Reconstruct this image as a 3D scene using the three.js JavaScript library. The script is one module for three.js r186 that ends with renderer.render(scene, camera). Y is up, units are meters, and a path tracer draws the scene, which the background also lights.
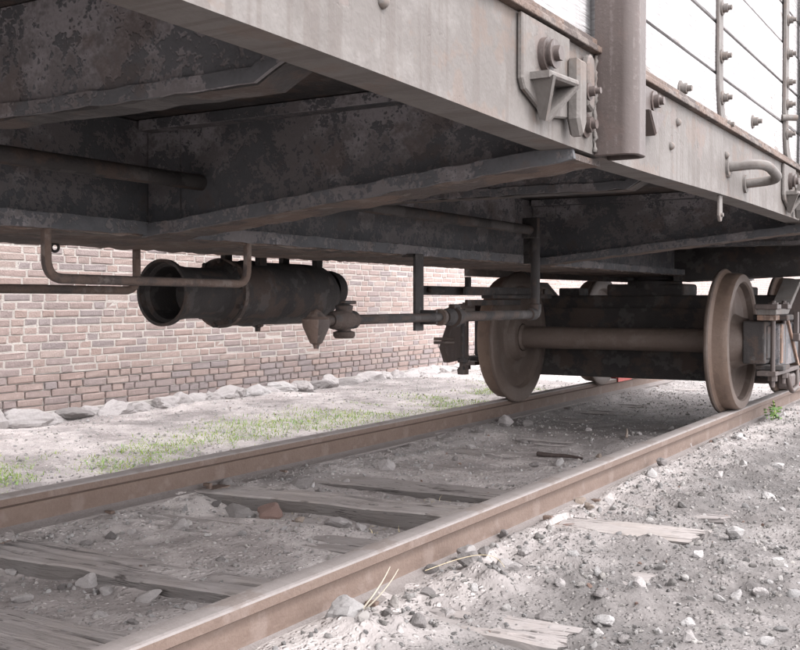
import * as THREE from 'three';
import { RoundedBoxGeometry } from 'three/addons/geometries/RoundedBoxGeometry.js';
import { mergeGeometries, toCreasedNormals } from 'three/addons/utils/BufferGeometryUtils.js';

// ---------------------------------------------------------------- camera, sky, sun, exposure
const scene = new THREE.Scene();
const camera = new THREE.PerspectiveCamera(35.02, 1024 / 832, 0.05, 2000);
camera.position.set(2.2625, 0.816, 0);
{
  const yaw = Math.atan(620 / 1030), pitch = -Math.atan(25 / 1030);
  camera.rotation.order = 'YXZ';
  camera.rotation.set(pitch, yaw, 0);
}
scene.add(camera);
const SUN = new THREE.Vector3(0.62, 0.75, 0.12).normalize();
const renderer = new THREE.WebGLRenderer({ antialias: true });
renderer.toneMapping = THREE.LinearToneMapping;
renderer.toneMappingExposure = 4.9;
renderer.shadowMap.enabled = true;
{ // bright overcast sky, whiter round the veiled sun
  const W = 256, H = 128, d = new Float32Array(W * H * 4);
  for (let j = 0; j < H; j++) for (let i = 0; i < W; i++) {
    const el = ((j + .5) / H - .5) * Math.PI, az = ((i + .5) / W - .5) * 2 * Math.PI;
    const v = new THREE.Vector3(Math.cos(el) * Math.cos(az), Math.sin(el), Math.cos(el) * Math.sin(az));
    const up = Math.max(0, v.y), g = Math.pow(Math.max(0, v.dot(SUN)), 6);
    const L = v.y < -0.02 ? 0.3 : 1.2 - 0.3 * up + 0.5 * g;
    const k = (j * W + i) * 4;
    d[k] = L * 1.0; d[k + 1] = L * 0.98; d[k + 2] = L * 1.01; d[k + 3] = 1;
  }
  const t = new THREE.DataTexture(d, W, H, THREE.RGBAFormat, THREE.FloatType);
  t.mapping = THREE.EquirectangularReflectionMapping; t.magFilter = THREE.LinearFilter; t.minFilter = THREE.LinearFilter;
  t.needsUpdate = true;
  scene.background = t; scene.environment = t;
}
const sun = new THREE.DirectionalLight(new THREE.Color(1, 0.96, 0.94), 0.55);
sun.position.copy(SUN).multiplyScalar(60).add(new THREE.Vector3(0, 0, -5));
sun.target.position.set(0, 0, -5); scene.add(sun.target);
sun.castShadow = true; sun.shadow.radius = 24; sun.shadow.mapSize.set(2048, 2048);
Object.assign(sun.shadow.camera, { left: -18, right: 18, top: 18, bottom: -18, near: 1, far: 140 });
scene.add(sun);

// ---------------------------------------------------------------- random, noise fields, textures
function rng(seed) { let a = seed >>> 0; return () => { a = (a + 0x6D2B79F5) | 0; let t = Math.imul(a ^ (a >>> 15), 1 | a); t = (t + Math.imul(t ^ (t >>> 7), 61 | t)) ^ t; return ((t ^ (t >>> 14)) >>> 0) / 4294967296; }; }
const N = 1024;
function field(seed, px, py, oct, gain = .5) {                  // periodic value noise, spread to 0..1
  const out = new Float32Array(N * N); let amp = 1; const r = rng(seed);
  for (let o = 0; o < oct; o++) {
    const ax = px << o, ay = py << o; if (ax > N / 2 || ay > N / 2) break;
    const lat = new Float32Array(ax * ay); for (let i = 0; i < lat.length; i++) lat[i] = r() - .5;
    for (let y = 0; y < N; y++) {
      const fy = y / N * ay, y0 = Math.floor(fy), ty0 = fy - y0, ty = ty0 * ty0 * (3 - 2 * ty0), y1 = (y0 + 1) % ay;
      for (let x = 0; x < N; x++) {
        const fx = x / N * ax, x0 = Math.floor(fx), tx0 = fx - x0, tx = tx0 * tx0 * (3 - 2 * tx0), x1 = (x0 + 1) % ax;
        const a = lat[y0 * ax + x0], b = lat[y0 * ax + x1], c = lat[y1 * ax + x0], d = lat[y1 * ax + x1];
        out[y * N + x] += amp * (a + (b - a) * tx + (c - a) * ty + (a - b - c + d) * tx * ty);
      }
    }
    amp *= gain;
  }
  let s2 = 0; for (let i = 0; i < N * N; i += 7) s2 += out[i] * out[i];
  const sd = Math.sqrt(s2 / (N * N / 7));
  for (let i = 0; i < N * N; i++) out[i] = Math.min(1, Math.max(0, .5 + out[i] / sd * .2));
  return out;
}
const F = {
  a: field(11, 3, 3, 8, .62), b: field(22, 5, 5, 8, .58), c: field(33, 12, 12, 6, .6), fine: field(44, 90, 90, 3, .8),
  sv: field(55, 48, 3, 4, .6), grain: field(66, 8, 120, 3, .7), big: field(77, 2, 2, 4, .5), d: field(88, 7, 7, 7, .65),
};
const sm = (a, b, x) => { const t = Math.min(1, Math.max(0, (x - a) / (b - a))); return t * t * (3 - 2 * t); };
const mix = (a, b, t) => [a[0] + (b[0] - a[0]) * t, a[1] + (b[1] - a[1]) * t, a[2] + (b[2] - a[2]) * t];
const toS = v => 255 * (v <= 0.0031308 ? v * 12.92 : 1.055 * Math.pow(Math.min(1, v), 1 / 2.4) - 0.055);
function wrapTex(data, w, tile, colour) {
  const t = new THREE.DataTexture(data, w, w, THREE.RGBAFormat, THREE.UnsignedByteType);
  t.wrapS = t.wrapT = THREE.RepeatWrapping; t.magFilter = THREE.LinearFilter; t.minFilter = THREE.LinearMipmapLinearFilter; t.generateMipmaps = true;
  if (colour) t.colorSpace = THREE.SRGBColorSpace;
  t.repeat.set(1 / tile, 1 / tile); t.needsUpdate = true; return t;
}
// fn(i) -> [linear colour, height 0..1, roughness 0..1]
function makeMat(tile, bumpScale, fn, extra = {}) {
  const col = new Uint8Array(N * N * 4), bmp = new Uint8Array(N * N * 4);
  for (let i = 0; i < N * N; i++) {
    const [c, h] = fn(i);
    col[i * 4] = toS(c[0]); col[i * 4 + 1] = toS(c[1]); col[i * 4 + 2] = toS(c[2]); col[i * 4 + 3] = 255;
    const b = Math.min(255, Math.max(0, h * 255)); bmp[i * 4] = bmp[i * 4 + 1] = bmp[i * 4 + 2] = b; bmp[i * 4 + 3] = 255;
  }
  return new THREE.MeshStandardMaterial({ map: wrapTex(col, N, tile, true), bumpMap: wrapTex(bmp, N, tile, false), bumpScale, roughness: .85, metalness: 0, ...extra });
}
const M = {};
// old underframe paint: slate paint flaking off a lilac-brown primer with grey dust
M.paint = makeMat(.95, .003, i => {
  let c = mix([.112, .102, .103], [.158, .147, .150], F.b[i] * .6 + F.fine[i] * .4);                // dusty brown primer
  c = mix(c, [.27, .255, .265], sm(.5, .72, F.a[i] * .5 + F.c[i] * .3 + F.fine[i] * .2) * .8);   // pale lilac wear
  const keep = sm(.44, .60, F.d[i] * .4 + F.a[(i + 333 * N + 500) % (N * N)] * .6 + (F.c[i] - .5) * .8 + (F.fine[i] - .5) * .6);
  c = mix(c, mix([.044, .047, .052], [.082, .087, .094], F.b[i]), keep * .85);
  const rust = sm(.62, .74, F.c[(i + 200 * N) % (N * N)] * .5 + F.b[(i + 99) % (N * N)] * .5);
  c = mix(c, [.10, .066, .05], rust * .3);
  return [c, .35 + keep * .35 + F.fine[i] * .15 + F.c[i] * .15];
});
M.dark = makeMat(.9, .003, i => {
  let c = mix([.022, .020, .020], [.05, .044, .042], F.b[i]);
  c = mix(c, [.065, .044, .035], sm(.52, .72, F.d[i]) * .7);
  c = mix(c, [.10, .093, .09], sm(.66, .8, F.c[i]) * .4);
  return [c, F.b[i] * .6 + F.fine[i] * .4];
});
M.scale = makeMat(.8, .004, i => {                                            // brown flaking rust
  let c = mix([.075, .054, .045], [.14, .096, .075], F.b[i]);
  c = mix(c, [.055, .045, .042], sm(.55, .7, F.a[i]) * .8);
  c = mix(c, [.17, .145, .13], sm(.66, .8, F.c[i]) * .5);
  return [c, sm(.4, .6, F.d[i]) * .5 + F.fine[i] * .3];
});
M.rust = makeMat(.7, .0016, i => {
  let c = mix([.135, .080, .056], [.225, .145, .105], F.b[i]);
  c = mix(c, [.075, .052, .042], sm(.54, .75, F.d[i]) * .75);
  c = mix(c, [.30, .24, .205], sm(.6, .82, F.sv[i] * .5 + F.c[i] * .5) * .55);
  return [c, F.fine[i] * .6 + F.b[i] * .4];
}, { roughness: .78 });
M.wheel = makeMat(.9, .0008, i => {
  let c = mix([.085, .062, .050], [.125, .096, .082], F.b[i] * .6 + F.fine[i] * .4);
  c = mix(c, [.08, .058, .049], sm(.6, .8, F.a[i]) * .4);
  c = mix(c, [.15, .125, .11], sm(.6, .85, F.d[i]) * .4);
  return [c, F.fine[i] * .6 + F.c[i] * .4];
}, { roughness: .7 });
M.tread = makeMat(.7, .0006, i => {
  let c = mix([.125, .085, .064], [.165, .118, .092], F.b[i] * .5 + F.fine[i] * .5);
  c = mix(c, [.08, .056, .046], sm(.6, .8, F.c[i]) * .35);
  return [c, F.fine[i]];
}, { roughness: .6 });
M.dust = makeMat(.5, .003, i => [mix([.15, .13, .122], [.22, .20, .192], F.b[i] * .5 + F.fine[i] * .5), F.fine[i] * .6 + F.c[i] * .4], { roughness: .95 });
M.postrust = makeMat(.6, .0005, i => {
  let c = mix([.048, .036, .032], [.074, .057, .052], F.a[i] * .6 + F.sv[i] * .4);
  c = mix(c, [.08, .056, .049], sm(.55, .75, F.d[i]) * .5);
  c = mix(c, [.13, .112, .105], sm(.6, .8, F.sv[i] * .6 + F.fine[i] * .4) * .4);
  return [c, F.fine[i] * .5 + F.c[i] * .3];
}, { roughness: .62 });
M.pale = makeMat(.9, .0016, i => {                                            // dusty pale sill paint with chips and runs
  let c = mix([.106, .096, .088], [.148, .136, .128], F.b[i] * .6 + F.fine[i] * .4);
  c = mix(c, [.085, .070, .062], sm(.48, .8, F.sv[i]) * .5);
  c = mix(c, [.075, .064, .058], sm(.56, .78, F.a[i]) * .4);
  c = mix(c, [.13, .105, .095], sm(.74, .78, F.d[i] * .7 + F.c[i] * .3) * .6);
  c = mix(c, [.13, .085, .062], sm(.68, .82, F.c[(i + 411) % (N * N)]) * .3);
  return [c, F.b[i] * .4 + F.fine[i] * .35 - sm(.71, .75, F.d[i] * .7 + F.c[i] * .3) * .3 + .2];
}, { roughness: .8 });
M.plank = makeMat(.8, .0025, i => {
  const g = F.grain[i];
  let c = mix([.30, .29, .29], [.40, .388, .388], g * .6 + F.b[i] * .4);
  c = mix(c, [.14, .115, .10], sm(.70, .84, g * .55 + F.d[i] * .45) * .8);
  c = mix(c, [.22, .2, .195], sm(.55, .8, F.sv[i]) * .3);
  return [c, g * .8 + .1];
});
M.wood = makeMat(.7, .005, i => {
  const g = F.grain[i];
  let c = mix([.215, .196, .19], [.30, .28, .272], g * .7 + F.b[i] * .3);
  c = mix(c, [.075, .065, .062], sm(.66, .8, g * .7 + F.d[i] * .3));
  c = mix(c, [.25, .225, .212], sm(.5, .75, F.a[i]) * .55);
  return [c, .5 + (g - .5) * .7 - sm(.64, .78, g * .7 + F.d[i] * .3) * .4];
}, { roughness: .95 });
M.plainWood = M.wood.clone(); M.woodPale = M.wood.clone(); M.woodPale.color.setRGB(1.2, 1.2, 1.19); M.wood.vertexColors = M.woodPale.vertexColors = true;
M.railside = makeMat(.8, .0016, i => {
  let c = mix([.11, .075, .059], [.15, .11, .09], F.b[i] * .6 + F.fine[i] * .4);
  c = mix(c, [.20, .16, .142], sm(.55, .8, F.a[i] * .5 + F.c[i] * .5) * .4);
  c = mix(c, [.10, .068, .054], sm(.58, .75, F.d[i]) * .35);
  return [c, F.fine[i] * .6 + F.b[i] * .4];
});
M.railtop = makeMat(.6, .0005, i => {
  let c = mix([.175, .155, .147], [.235, .212, .204], F.sv[i] * .4 + F.b[i] * .6);
  c = mix(c, [.14, .11, .095], sm(.56, .76, F.d[i]) * .55);
  return [c, F.fine[i]];
}, { roughness: .8 });
M.mortar = makeMat(.9, .005, i => [mix([.35, .32, .295], [.46, .428, .40], F.b[i] * .7 + F.fine[i] * .3), F.c[i] * .5 + F.fine[i] * .5], { roughness: .97 });
M.stonefnd = makeMat(.8, .006, i => [mix(mix([.30, .28, .26], [.50, .475, .455], F.b[i]), [.17, .155, .145], sm(.58, .72, F.d[i]) * .7), F.c[i] * .6 + F.fine[i] * .4], { roughness: .97 });
const brickCols = [[.36, .265, .235], [.33, .25, .225], [.40, .30, .26], [.29, .235, .225], [.245, .22, .225], [.42, .335, .295], [.36, .255, .215]];
const brickBase = makeMat(.5, .004, i => [mix(mix([.66, .66, .66], [.98, .98, .98], F.b[i]), [1.0, 1.0, 1.0], sm(.6, .8, F.a[i])), F.c[i] * .5 + F.fine[i] * .5], { roughness: .96 });
M.bricks = brickCols.map(c => { const m = brickBase.clone(); m.color.setRGB(c[0] * .5 + .172, c[1] * .5 + .140, c[2] * .5 + .132); return m; });
const rockBase = makeMat(.25, .002, i => [mix([.7, .7, .7], [1, 1, 1], F.b[i] * .6 + F.fine[i] * .4), F.fine[i] * .5 + F.c[i] * .5], { roughness: .95 });
const rockMat = (r, g, b) => { const m = rockBase.clone(); m.color.setRGB(r, g, b); return m; };
M.rockPale = rockMat(0.46, 0.43, 0.42); M.rockGrey = rockMat(0.262, 0.242, 0.234); M.rockDark = rockMat(0.158, 0.143, 0.139); M.rockRed = rockMat(0.25, 0.165, 0.14); M.rockTan = rockMat(0.344, 0.283, 0.238); M.rockWhite = rockMat(0.492, 0.471, 0.463);
M.red = makeMat(.3, .001, i => [mix([.50, .05, .035], [.36, .06, .045], F.b[i]), F.fine[i]], { roughness: .6 });
M.grass = new THREE.MeshStandardMaterial({ color: new THREE.Color().setRGB(.25, .38, .075), roughness: .9, side: THREE.DoubleSide });
M.leaf = new THREE.MeshStandardMaterial({ color: new THREE.Color().setRGB(.10, .17, .05), roughness: .8, side: THREE.DoubleSide });
M.straw = new THREE.MeshStandardMaterial({ color: new THREE.Color().setRGB(.50, .42, .28), roughness: .9, side: THREE.DoubleSide });
M.paleStraw = new THREE.MeshStandardMaterial({ color: new THREE.Color().setRGB(.42, .38, .31), roughness: .85, side: THREE.DoubleSide });

// ---------------------------------------------------------------- geometry helpers (s is metres along the track away from the camera, z = -s)
const V = (x, y, s) => new THREE.Vector3(x, y, -s);
function boxUV(geo) {                                                          // uv in metres from the dominant face direction
  const g = geo.index ? geo.toNonIndexed() : geo;
  const p = g.attributes.position, uv = new Float32Array(p.count * 2), a = new THREE.Vector3(), b = new THREE.Vector3(), c = new THREE.Vector3();
  for (let i = 0; i < p.count; i += 3) {
    a.fromBufferAttribute(p, i); b.fromBufferAttribute(p, i + 1); c.fromBufferAttribute(p, i + 2);
    const n = b.clone().sub(a).cross(c.clone().sub(a)), x = Math.abs(n.x), y = Math.abs(n.y), z = Math.abs(n.z);
    [a, b, c].forEach((q, k) => {
      let u, v;
      if (x >= y && x >= z) { u = q.z; v = q.y; } else if (y >= z) { u = q.z; v = q.x; } else { u = q.x + .37; v = q.y; }
      uv[(i + k) * 2] = u; uv[(i + k) * 2 + 1] = v;
    });
  }
  g.setAttribute('uv', new THREE.BufferAttribute(uv, 2));
  for (const k of Object.keys(g.attributes)) if (!['position', 'normal', 'uv'].includes(k)) g.deleteAttribute(k);
  return g;
}
function bx(x, y, s, w, h, d, r = .003) {                                     // centre, size across / up / along
  const g = r > 0 ? new RoundedBoxGeometry(w, h, d, 1, Math.min(r, w / 3, h / 3, d / 3)) : new THREE.BoxGeometry(w, h, d);
  g.translate(x, y, -s); return g;
}
function sweep(pts, r, rad = 10, flat = null) {                                // round rod (or flat bar) along points
  const pos = [], n = pts.length; let up = null; const rings = [];
  for (let i = 0; i < n; i++) {
    const t = pts[Math.min(n - 1, i + 1)].clone().sub(pts[Math.max(0, i - 1)]).normalize();
    if (!up) up = Math.abs(t.y) > .9 ? new THREE.Vector3(1, 0, 0) : new THREE.Vector3(0, 1, 0);
    const side = t.clone().cross(up).normalize(); up = side.clone().cross(t).normalize();
    const ring = [];
    for (let k = 0; k < rad; k++) { const a = k / rad * Math.PI * 2; const rr = Array.isArray(r) ? r[i] : r; ring.push(pts[i].clone().addScaledVector(side, Math.cos(a) * rr * (flat ? flat : 1)).addScaledVector(up, Math.sin(a) * rr)); }
    rings.push(ring);
  }
  const idx = []; const P = [];
  rings.forEach(rg => rg.forEach(q => P.push(q.x, q.y, q.z)));
  for (let i = 0; i < n - 1; i++) for (let k = 0; k < rad; k++) { const k2 = (k + 1) % rad, A = i * rad + k, B = i * rad + k2, C = A + rad, D = B + rad; idx.push(A, B, C, B, D, C); }
  const c0 = P.length / 3; P.push(pts[0].x, pts[0].y, pts[0].z); const c1 = c0 + 1; P.push(pts[n - 1].x, pts[n - 1].y, pts[n - 1].z);
  for (let k = 0; k < rad; k++) { const k2 = (k + 1) % rad; idx.push(c0, k2, k); idx.push(c1, (n - 1) * rad + k, (n - 1) * rad + k2); }
  const g = new THREE.BufferGeometry(); g.setAttribute('position', new THREE.Float32BufferAttribute(P, 3)); g.setIndex(idx); g.computeVertexNormals(); return g;
}
function path(corners, rad = .04, st = 6) {                                    // polyline with rounded corners
  const out = [corners[0]];
  for (let i = 1; i < corners.length - 1; i++) {
    const p = corners[i], a = corners[i - 1].clone().sub(p), b = corners[i + 1].clone().sub(p);
    const ra = Math.min(rad, a.length() * .48), rb = Math.min(rad, b.length() * .48);
    const A = p.clone().addScaledVector(a.normalize(), ra), B = p.clone().addScaledVector(b.normalize(), rb);
    for (let k = 0; k <= st; k++) { const t = k / st; out.push(A.clone().multiplyScalar((1 - t) * (1 - t)).addScaledVector(p, 2 * t * (1 - t)).addScaledVector(B, t * t)); }
  }
  out.push(corners[corners.length - 1]); return out;
}
function dense(pts, step) { const o = []; for (let i = 0; i < pts.length - 1; i++) { const n = Math.max(1, Math.round(pts[i].distanceTo(pts[i + 1]) / step)); for (let k = 0; k < n; k++) o.push(pts[i].clone().lerp(pts[i + 1], k / n)); } o.push(pts[pts.length - 1]); return o; }
function prismX(poly, x0, x1, bevel = 0) {                                     // poly in (s, y), extruded across x
  const sh = new THREE.Shape(poly.map(([s, y]) => new THREE.Vector2(-s, y)));
  const d = x1 - x0, g = new THREE.ExtrudeGeometry(sh, { depth: d - 2 * bevel, bevelEnabled: bevel > 0, bevelSize: bevel, bevelThickness: bevel, bevelOffset: -bevel, bevelSegments: 1, curveSegments: 8 });
  g.translate(0, 0, bevel);
  const p = g.attributes.position, q = g.attributes.normal;
  for (let i = 0; i < p.count; i++) { const X = p.getX(i), Z = p.getZ(i); p.setXYZ(i, x0 + Z, p.getY(i), X); const nx = q.getX(i), nz = q.getZ(i); q.setXYZ(i, nz, q.getY(i), nx); }
  // the swap mirrors the faces: flip winding
  const arr = p.array, nr = q.array;
  for (let i = 0; i < p.count; i += 3) for (let k = 0; k < 3; k++) { let t = arr[(i + 1) * 3 + k]; arr[(i + 1) * 3 + k] = arr[(i + 2) * 3 + k]; arr[(i + 2) * 3 + k] = t; t = nr[(i + 1) * 3 + k]; nr[(i + 1) * 3 + k] = nr[(i + 2) * 3 + k]; nr[(i + 2) * 3 + k] = t; }
  return g;
}
function prismS(poly, s0, s1, bevel = 0) {                                     // poly in (x, y), extruded along the track
  const sh = new THREE.Shape(poly.map(([x, y]) => new THREE.Vector2(x, y)));
  const g = new THREE.ExtrudeGeometry(sh, { depth: s1 - s0 - 2 * bevel, bevelEnabled: bevel > 0, bevelSize: bevel, bevelThickness: bevel, bevelOffset: -bevel, bevelSegments: 1 });
  g.translate(0, 0, -s1 + bevel); return g;
}
function prismY(poly, y0, y1, bevel = 0) {                                     // poly in (x, s), extruded upward
  const sh = new THREE.Shape(poly.map(([x, s]) => new THREE.Vector2(x, s)));
  const g = new THREE.ExtrudeGeometry(sh, { depth: y1 - y0 - 2 * bevel, bevelEnabled: bevel > 0, bevelSize: bevel, bevelThickness: bevel, bevelOffset: -bevel, bevelSegments: 1 });
  g.rotateX(-Math.PI / 2); g.translate(0, y0 + bevel, 0); return g;
}
function strip(pts, t) {                                                       // outline of a bar of thickness t along (a, b) points
  const L = [], R = [];
  for (let i = 0; i < pts.length; i++) {
    const a = pts[Math.max(0, i - 1)], b = pts[Math.min(pts.length - 1, i + 1)]; let dx = b[0] - a[0], dy = b[1] - a[1]; const l = Math.hypot(dx, dy); dx /= l; dy /= l;
    L.push([pts[i][0] - dy * t / 2, pts[i][1] + dx * t / 2]); R.push([pts[i][0] + dy * t / 2, pts[i][1] - dx * t / 2]);
  }
  return [...L, ...R.reverse()];
}
const lerpPts = (pts, step) => { const o = []; for (let i = 0; i < pts.length - 1; i++) { const n = Math.max(1, Math.round(Math.hypot(pts[i + 1][0] - pts[i][0], pts[i + 1][1] - pts[i][1]) / step)); for (let k = 0; k < n; k++) o.push([pts[i][0] + (pts[i + 1][0] - pts[i][0]) * k / n, pts[i][1] + (pts[i + 1][1] - pts[i][1]) * k / n]); } o.push(pts[pts.length - 1]); return o; };
function latheX(profile, x0, y, s, dir = 1, seg = 48) {                         // profile [along, radius] turned about an axis across the track
  const g = new THREE.LatheGeometry(profile.map(([a, r]) => new THREE.Vector2(r, a)), seg); g.rotateZ(-Math.PI / 2); if (dir < 0) g.rotateY(Math.PI); g.translate(x0, y, -s); return toCreasedNormals(g, .5);
}
function latheS(profile, x, y, s0, seg = 36) {                                 // about an axis along the track, 'along' counted away from the camera
  const g = new THREE.LatheGeometry(profile.map(([a, r]) => new THREE.Vector2(r, a)), seg); g.rotateX(-Math.PI / 2); g.translate(x, y, -s0); return toCreasedNormals(g, .5);
}
function latheY(profile, x, y0, s, seg = 20) { const g = new THREE.LatheGeometry(profile.map(([a, r]) => new THREE.Vector2(r, a)), seg); g.translate(x, y0, -s); return toCreasedNormals(g, .5); }
function jitter(geo, amp, seed, freq = 37) {                                   // the same offset for vertices at the same place
  const p = geo.attributes.position;
  const h = (x, y, z, k) => { const v = Math.sin(x * 127.1 * freq + y * 311.7 * freq + z * 74.7 * freq + k * 57.3 + seed) * 43758.5453; return v - Math.floor(v) - .5; };
  for (let i = 0; i < p.count; i++) { const x = +p.getX(i).toFixed(3), y = +p.getY(i).toFixed(3), z = +p.getZ(i).toFixed(3); p.setXYZ(i, x + h(x, y, z, 1) * amp, y + h(x, y, z, 2) * amp, z + h(x, y, z, 3) * amp); }
  geo.computeVertexNormals(); return geo;
}
const join = gs => mergeGeometries(gs.map(g => boxUV(g)), false);
const used = {};
const numbered = n => { const k = used[n] = (used[n] ?? -1) + 1; return k ? `${n}_${String(k).padStart(3, '0')}` : n; };
function mesh(name, geos, mat, parent, data) {
  const m = new THREE.Mesh(join(Array.isArray(geos) ? geos : [geos]), mat); m.name = name; m.castShadow = m.receiveShadow = true;
  if (data) Object.assign(m.userData, data);
  (parent ?? scene).add(m); return m;
}
const each = (name, geos, mat, parent) => geos.map(g => mesh(name, g, mat, parent));
function place(name, geo, mat, parent, pos, rot, scl) { const m = new THREE.Mesh(geo, mat); m.name = name; m.castShadow = m.receiveShadow = true; m.position.copy(pos); if (rot) m.rotation.set(...rot); if (scl) m.scale.set(...scl); parent.add(m); return m; }
function thing(name, label, category, pos, group) { const g = new THREE.Group(); g.name = numbered(name); g.position.copy(pos ?? new THREE.Vector3()); g.userData = { label, category }; if (group) g.userData.group = group; scene.add(g); return g; }

// ---------------------------------------------------------------- ground
const PR = new Uint16Array(512 * 512); { const r = rng(5); for (let i = 0; i < PR.length; i++) PR[i] = r() * 65535; }
function n2(x, y) { const xi = Math.floor(x), yi = Math.floor(y), fx = x - xi, fy = y - yi, u = fx * fx * (3 - 2 * fx), v = fy * fy * (3 - 2 * fy); const q = (a, b) => PR[((b & 511) << 9) | (a & 511)] / 65535 - .5; return (q(xi, yi) * (1 - u) + q(xi + 1, yi) * u) * (1 - v) + (q(xi, yi + 1) * (1 - u) + q(xi + 1, yi + 1) * u) * v; }
const sleeperS = [1.13, 1.70, 2.27, 2.86, 3.42, 3.93, 4.52, 5.08, 5.66, 6.24, 6.8, 7.4, 7.97, 8.55, 9.12, 9.7, 10.28, 10.85, 11.42, 12.0, 12.6, 13.2];
const skew = [.02, .03, .05, .07, .085, .06, .03, -.02, .04, .0, .03, .02, 0, .03, 0, 0, .02, 0, 0, 0, 0, 0];
const bumps = [[1.0, 2.3, .13, .05], [.98, 2.62, .1, .045], [1.12, 2.85, .1, .03], [1.35, 2.75, .12, .03], [.95, 2.05, .1, .045], [1.25, 3.4, .1, .02], [1.6, 3.1, .2, .025], [1.9, 4.1, .3, .03], [1.25, 5.0, .2, .03], [-.45, 2.7, .15, .02], [-.5, 3.6, .12, .025], [.9, 4.6, .2, .02], [.95, 5.6, .25, .025]];
function gh(x, s) {
  const pts = [[-3.4, .07], [-3.0, .05], [-2.2, .045], [-1.4, .02], [-.83, .016], [-.68, -.002], [-.6, -.012], [-.45, -.02], [0, -.02], [.5, -.018], [.62, -.012], [.68, .0], [.83, .02], [1.1, .006], [1.3, -.006], [2, .012], [4, .04]];
  let y = x <= pts[0][0] ? pts[0][1] : pts[pts.length - 1][1];
  for (let i = 0; i < pts.length - 1; i++) if (x >= pts[i][0] && x < pts[i + 1][0]) { const t = (x - pts[i][0]) / (pts[i + 1][0] - pts[i][0]); y = pts[i][1] + (pts[i + 1][1] - pts[i][1]) * t; }
  const lump = sm(.7, 1.1, x) * .5 + .5;
  y += n2(x * 2.1, s * 2.1) * .035 + n2(x * 6.3 + 9, s * 6.3) * .022 * lump + n2(x * 17, s * 17 + 5) * .014 * lump + n2(x * 41, s * 41) * .008 * lump + Math.abs(n2(x * 70 + 3, s * 70)) * .005;
  for (const b of bumps) { const q = ((x - b[0]) ** 2 + (s - b[1]) ** 2) / (b[2] * b[2]); if (q < 6) y += b[3] * Math.exp(-q) * (1 + 1.2 * n2(x * 24, s * 24)); }
  if (Math.abs(x) < .62) {                                                   // the scour in front of the raised sleeper, and the next
    for (const [s0, d] of [[3.42, .034], [3.93, .012], [2.27, .02], [1.70, .012]]) {
      const f = s0 + (s0 === 3.42 ? .085 : .06) * x - .11 - s; if (f > -.04 && f < .3) y -= d * sm(-.04, .0, f) * (1 - sm(.05, .28, f)) * sm(.62, .45, Math.abs(x));
    }
  }
  if (Math.abs(x) > .84 && Math.abs(x) < 1.34) for (const [s0, d, w] of [[3.43, -.014, .13], [2.88, .002, .10], [3.95, .0, .10], [2.29, .002, .1]]) {
    const e = Math.abs(s - s0 - .08 * (Math.abs(x) - .5) * (s0 === 3.43 ? 1 : .6)); if (e < w) y = Math.min(y, d + n2(x * 9, s * 9 + 7) * .02 + Math.max(0, e - w + .03));
  }
  const under = Math.min(Math.abs(x - .7525), Math.abs(x + .7525));           // nothing rises through the rails
  if (under < .13) y += (n2(x * 22 + 5, s * 5) + n2(x * 30, s * 19 + 3) * .7 + .25) * .016;
  if (under < .1) y = Math.min(y, .022 + Math.max(0, under - .03) * .5);
  return y;
}
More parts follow.
